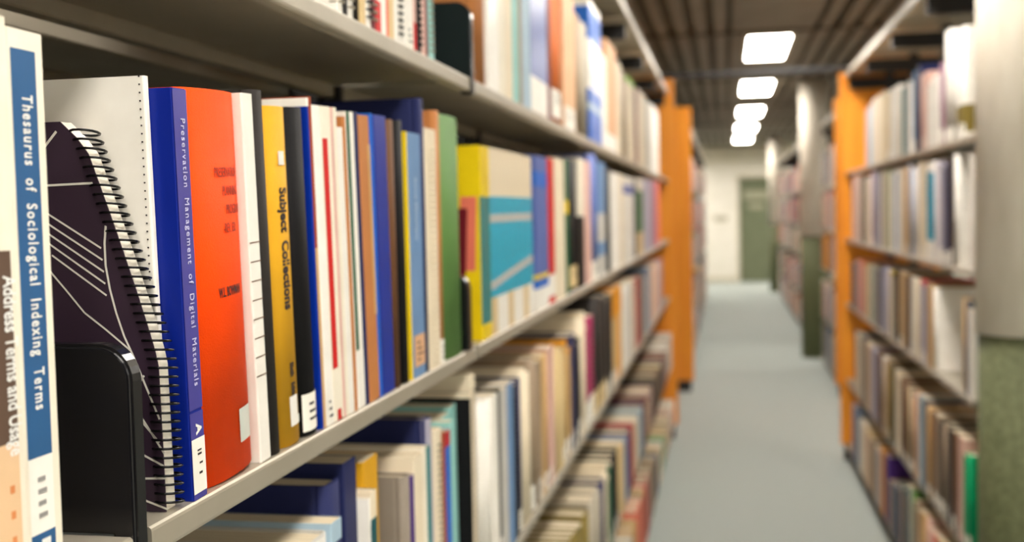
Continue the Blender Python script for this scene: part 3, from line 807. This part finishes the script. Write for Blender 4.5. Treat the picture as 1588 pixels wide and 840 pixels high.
for (pl, pr, h, c, k, op) in [
 (935,942,.27,'white','paper',{}),(942.5,957,.335,'peach','paper',dict(bands=[(.0,.15,'white')])),(957.5,965,.31,'cream','paper',{}),(965.5,974,.30,'taupe','hard',{}),
 (974.5,985,.31,'cream','paper',dict(bands=[(.93,1,'lime green')])),(985.5,990,.30,'maroon','paper',{}),(990.5,998,.315,'cream','paper',{}),(998.5,1006,.32,'warm grey','paper',{}),
 (1006.5,1012,.32,'pale grey','paper',{}),(1012.5,1022,.335,'white','paper',{})]: place1(pl, pr, h, c, k, **op)

ROW3 = 'long bookcase third row'
S3 = [(455,858,'cream','paper'),(514,822,'pale grey','hard'),(530,800,'navy','paper',dict(bands=[(.93,1,'pale blue')])),(552,706,'navy','hard',dict(rec=.012)),(567,778,'white','paper',dict(fmat='gloss',panels=[(.1,.6,.2,.9,'pale grey')])),
 (584,757,'dark teal','paper',dict(bands=[(.9,1,'cream')])),(585,702,'mustard','paper',dict(rec=.014)),(638,733,'linen grey','hard',dict(t=.022)),(642,735,'purple','paper'),
 (655,700,'cream','paper'),(661,690,'ivory','paper'),(667,690,'teal','paper'),(671,645,'navy','hard',dict(panels=[(0,1,0,1,'lilac grey')],rec=.003)),(684,662,'cream','spiral',{}),
 (690,668,'rust','paper'),(698,665,'bright blue','paper',dict(bands=[(.93,1,'crimson')])),(704,650,'aqua','paper'),(707,625,'aqua','paper',dict(rec=.02)),(721,615,'black','hard',dict(bands=[(.975,1,'cream')])),(736,578,'cream','spiral'),
 (771,602,'white','hard'),(775,600,'black','paper'),(786,598,'pale grey','paper'),(795,590,'light blue','paper'),(801,594,'black','comb'),(809,585,'navy','hard'),
 (822,565,'cream','hard'),(829,552,'taupe','hard'),(838,548,'taupe','hard'),(850,545,'tan','paper'),(858,530,'dusty pink','paper'),(876,530,'sand','hard'),(884,522,'tan','paper',dict(bands=[(.96,1,'amber')])),(892,515,'navy','hard'),(899,520,'black','paper'),
 (908,480,'cream','hard'),(919,487,'magenta','spiral',dict(bands=[(0,.25,'white')])),(938,450,'charcoal','hard',dict(tag=(.0,.06,'sand'))),(949,455,'charcoal','hard'),(963,440,'amber','paper',dict(bands=[(.0,.7,'sand')])),
 (975,438,'white','comb'),(984,430,'cream','paper'),(992,426,'crimson','paper'),(1000,420,'slate','paper'),(1008,414,'light blue','hard'),(1015,408,'peach','paper'),(1022,402,'dusty pink','paper'),(1027,400,'mauve','paper')]
auto_row(1, XB, TOPZ[2], 390, S3, ROW3, .335)
ROW4 = 'long bookcase fourth row'
S4 = [(855,905,'olive','hard'),(880,850,'cream','hard'),(902,805,'olive','hard'),(914,785,'olive','hard'),(932,748,'warm grey','hard'),(937,738,'navy','hard'),(941,712,'cream','paper'),(948,715,'dark green','paper',dict(bands=[(.96,1,'cream')])),(957,692,'black','hard'),
 (968,680,'sand','paper'),(973,676,'light blue','paper'),(977,660,'plum','hard'),(982,655,'crimson','paper'),(990,640,'cream','hard'),(996,632,'pale blue','paper'),(1000,620,'plum','paper'),(1005,610,'maroon','paper'),(1011,598,'mauve','hard'),(1017,580,'charcoal','hard',dict(bands=[(.96,1,'yellow')])),
 (1022,570,'brown','hard'),(1028,560,'charcoal','hard',dict(bands=[(.97,1,'periwinkle')])),(1034,545,'maroon','hard'),(1043,510,'white','paper'),(1048,506,'dusty pink','paper')]
auto_row(1, XB+.012, TOPZ[1], 800, S4, ROW4, .36)
ROW5 = 'long bookcase bottom row'
S5 = [(960,905,'warm grey','hard'),(972,880,'cream','paper'),(980,830,'pale grey','hard'),(988,800,'tan','hard'),(994,775,'salmon','paper'),(1000,755,'salmon','paper'),(1006,735,'crimson','paper',dict(bands=[(.4,1,'salmon')])),(1012,722,'brown','hard'),(1016,708,'taupe','paper'),(1021,700,'charcoal','hard'),
 (1026,690,'cream','paper'),(1030,678,'bright green','paper'),(1034,665,'sand','paper'),(1038,650,'cream','hard'),(1042,635,'dusty pink','paper'),(1045,620,'white','paper'),(1048,612,'tan','paper'),(1051,600,'burnt orange','paper')]
auto_row(1, XB+.02, TOPZ[0], 940, S5, ROW5, .33)

# right bookcase
XRB = XR + .004
S1R = [(1482,50,'off-white','paper',dict(bands=[(.05,.3,'olive')])),(1464,52,'off-white','hard'),(1456,95,'mauve','paper'),(1438,124,'white','paper'),(1426,118,'dusty pink','paper'),(1416,108,'navy','paper',dict(rec=.01)),(1404,130,'white','hard'),(1399,138,'teal','paper'),
 (1380,140,'white','paper'),(1372,146,'sand','paper'),(1360,150,'cream','paper'),(1352,155,'ivory','paper'),(1346,165,'pale blue','paper'),(1342,166,'dusty pink','paper')]
auto_row(-1, XRB, TOPZ[4], 1495, S1R, 'column-side bookcase top row', .42)
S2R = [(1503,240,'white','paper',dict(fmat='gloss')),(1478,240,'white','hard',dict(t=.05)),(1472,246,'black','paper'),(1463,248,'navy','paper',dict(panels=[(0,.5,0,1,'slate')])),(1457,250,'lilac grey','paper'),(1447,250,'lilac white','paper'),(1437,252,'white','paper',dict(bands=[(.2,.9,'turquoise')])),(1425,252,'cream','paper'),(1408,255,'lilac white','hard'),(1399,262,'tan','paper'),
 (1380,265,'white','paper'),(1373,266,'leaf green','paper'),(1366,266,'ivory','paper'),(1350,268,'lilac grey','paper'),(1344,270,'ivory','paper'),(1337,272,'black','paper'),(1330,272,'taupe','paper'),(1321,270,'dusty pink','paper')]
auto_row(-1, XRB, TOPZ[3], 1509, S2R, 'column-side bookcase second row', .343)
S3R = [(1502,478,'white','paper'),(1497,465,'slate','paper'),(1491,460,'tan','paper',dict(rec=.01)),(1446,446,'white','hard',dict(t=.045,fmat='gloss')),(1438,440,'tan','paper'),(1428,432,'lilac grey','paper',dict(bands=[(.95,1,'red')])),(1420,430,'cream','paper'),(1412,428,'ivory','paper'),(1404,424,'brown','hard'),(1395,420,'tan','paper'),(1388,420,'black','hard'),
 (1378,418,'cream','paper',dict(bands=[(.95,1,'yellow')])),(1368,412,'lilac grey','paper'),(1360,410,'slate','paper'),(1354,410,'warm grey','paper'),(1349,408,'teal','paper'),(1340,405,'tan','paper'),(1334,404,'salmon','paper'),(1328,402,'dusty pink','paper'),(1320,404,'slate','paper')]
auto_row(-1, XRB, TOPZ[2], 1509, S3R, 'column-side bookcase third row', .34)
S4R = [(1494,690,'bright green','hard'),(1486,674,'dusty pink','paper'),(1476,665,'brown','hard'),(1469,656,'charcoal','comb'),(1462,650,'taupe','hard'),(1456,645,'charcoal','hard'),(1450,640,'taupe','paper'),(1443,630,'brown','hard'),(1436,622,'tan','paper'),(1431,615,'slate','paper'),(1424,610,'pale blue','paper'),(1412,600,'peach','hard'),(1405,595,'sand','hard'),(1396,580,'brown','hard'),(1388,572,'cream','paper'),(1383,566,'black','hard'),
 (1378,560,'olive','paper'),(1368,550,'taupe','hard'),(1360,542,'brown','hard'),(1350,532,'lilac grey','paper'),(1342,524,'tan','paper'),(1335,517,'slate','paper'),(1326,512,'cream','paper')]
auto_row(-1, XRB-.008, TOPZ[1], 1511, S4R, 'column-side bookcase fourth row', .345)
S5R = [(1470,850,'sand','paper'),(1455,830,'tan','paper'),(1446,815,'salmon','paper'),(1436,800,'dusty pink','paper'),(1425,785,'tan','paper'),(1416,770,'taupe','paper'),(1409,750,'moss green','hard'),(1394,742,'dark teal','hard'),(1378,735,'navy','hard',dict(bands=[(.95,1,'cream')])),(1372,700,'purple','paper'),(1366,692,'amber','paper'),(1358,690,'lilac grey','paper'),(1350,676,'taupe','hard'),(1344,664,'sand','paper'),(1338,655,'cream','paper'),(1332,645,'white','paper'),(1326,630,'slate','hard'),(1322,625,'lilac grey','paper')]
auto_row(-1, XRB-.008, TOPZ[0], 1490, S5R, 'column-side bookcase bottom row', .33)

# bookcase behind the second orange panel on the right
CC = ['cream','white','dusty pink','pale blue','tan','navy','lilac white','salmon','light blue','crimson','taupe','off-white','slate','green']
rn = ['top', 'second', 'third', 'fourth', 'bottom']
for j in range(5):
    z0 = TOPZ[4-j]; y = 8.72; i = 0
    while y < 10.33:
        t = random.uniform(.025, .055)
        c = random.choice(CC)
        if j == 2 and 9.6 <= y <= 10.1: c = 'amber'
        if j == 4: c = random.choice(['dark teal','slate','tan','cream','light blue'])
        h = random.uniform(.25, .32)
        AUTO.append((t*h*.86/y**3, -1, XR2+.004, y+t/2, z0, t-.001, h, .17, 'hard' if random.random() < .3 else 'paper', c, '%s row beyond the orange panels' % rn[j], {}))
        y += t; i += 1
AUTO.sort(key=lambda e: -e[0])
NIND = max(0, 330 - NBOOK[0])
for (_, side, X, y, z0, t, h, D, k, c, row, kw) in AUTO[:NIND]:
    book(side, X, y, z0, t, h, D, k, c, row=row, simple=(y > 2.4), **kw)
REST = AUTO[NIND:]

# the remaining, farthest books: one object
bm = bmesh.new()
FC = ['cream','white','dusty pink','light blue','tan','navy','red','green','mustard','charcoal','salmon','off-white','taupe','dark teal']
fmats = [cover_mat(c) for c in FC] + [page_mat()]
def far_row(side, X, z0, ya, yb):
    z0 += .0006
    y = ya
    while y < yb:
        t = random.uniform(.025, .06); h = random.uniform(.22, .32); D = .17; mi = random.choices(range(14), weights=[4,4,2,3,2,3,2,2,2,3,2,3,2,2])[0]
        c = .0025; X1 = X - side*D
        if random.random() < .93:
            box(bm, X, X - side*.004, y, y+t-.001, z0, z0+h, mi)
            box(bm, X - side*.004, X1, y, y+c, z0, z0+h, mi); box(bm, X - side*.004, X1, y+t-.001-c, y+t-.001, z0, z0+h, mi)
            box(bm, X - side*.004, X1 + side*.003, y+c, y+t-.001-c, z0+.003, z0+h-.004, 500)
        y += t
for (_, side, X, y, z0, t, h, D, k, c, row, kw) in REST:
    if c not in FC:
        FC.append(c)
    mi = FC.index(c); X1 = X - side*D; y0, y1 = y-t/2, y+t/2; cc = .002; z0 += .0004
    box(bm, X, X - side*.004, y0, y1, z0, z0+h, mi)
    box(bm, X - side*.004, X1, y0, y0+cc, z0, z0+h, mi); box(bm, X - side*.004, X1, y1-cc, y1, z0, z0+h, mi)
    box(bm, X - side*.004, X1 + side*.003, y0+cc, y1-cc, z0+.003, z0+h-.003, 500)
for z0 in TOPZ:
    for a, b2 in zip(LJ2[:-1], LJ2[1:]): far_row(1, XL2-.004, z0, a+.035, b2-.05)
    for a, b2 in zip(RJ3[:-1], RJ3[1:]): far_row(-1, XR2+.004, z0, a+.035, b2-.05)
for f in bm.faces:
    if f.material_index == 500: f.material_index = len(FC)
fmats = [cover_mat(c) for c in FC] + [page_mat()]
o = link('distant_books', bm, fmats); o['kind'] = 'stuff'; o['label'] = 'rows of blurred books filling the far ends of the bookcases towards the end wall'; o['category'] = 'books'

# ------------------------------------------------------------------ labels for the books that have none yet
def cn(o):
    c = o['_c']
    if not isinstance(c, str): c = 'dark blue'
    return c
ONAMES = ['first','second','third','fourth','fifth','sixth','seventh','eighth','ninth','tenth','eleventh','twelfth','thirteenth']
NOUN = {'hard': 'hardback', 'paper': 'paperback', 'spiral': 'spiral-bound book', 'comb': 'comb-bound book', 'box': 'file'}
rows = {}
for o, lab in BOOKS: rows.setdefault(o['_row'], []).append((o, lab))
for rname, L_ in rows.items():
    L_.sort(key=lambda e: e[0].location.y)
    tmp = []
    hs = sorted(e[0]['_h'] for e in L_); hm = hs[len(hs)//2]
    for i, (o, lab) in enumerate(L_):
        if lab: tmp.append(lab); continue
        a = cn(L_[i-1][0]) if i else None; b2 = cn(L_[i+1][0]) if i < len(L_)-1 else None
        adj = 'slim ' if o['_t'] < .014 else ('thick ' if o['_t'] > .045 else '')
        adj += 'tall ' if o['_h'] > hm + .02 else ('short ' if o['_h'] < hm - .03 else '')
        base = adj + cn(o) + ' ' + NOUN[o['_k']]
        if any(ch.name.startswith('call_number') for ch in o.children): base += ' with label'
        if a and b2: base += ' between %s and %s ones' % (a, b2)
        elif b2: base += ' at the near end by a %s one' % b2
        else: base += ' at the far end by a %s one' % a
        s_ = base + ', ' + rname
        if len(s_.split()) > 14: s_ = s_.replace(' ones,', ',')
        if len(s_.split()) > 14: s_ = s_.replace(' with label', ' labelled').replace(' beyond the orange panels', ' beyond orange panels')
        if len(s_.split()) > 15: s_ = s_.replace(' labelled', '')
        if ' end by a ' in s_: s_ = s_.replace(' labelled', '').replace(' with label', '').replace('thick ', '')
        tmp.append(s_)
    cnt = {}
    for s in tmp: cnt[s] = cnt.get(s, 0) + 1
    seen = {}
    for (o, lab), s in zip(L_, tmp):
        if cnt[s] > 1:
            seen[s] = seen.get(s, 0) + 1
            s = ONAMES[min(12, seen[s]-1)] + ' ' + s
        o['label'] = s
        o['group'] = 'books in the ' + rname
        for k in ('_c', '_k', '_t', '_h', '_row'): del o[k]
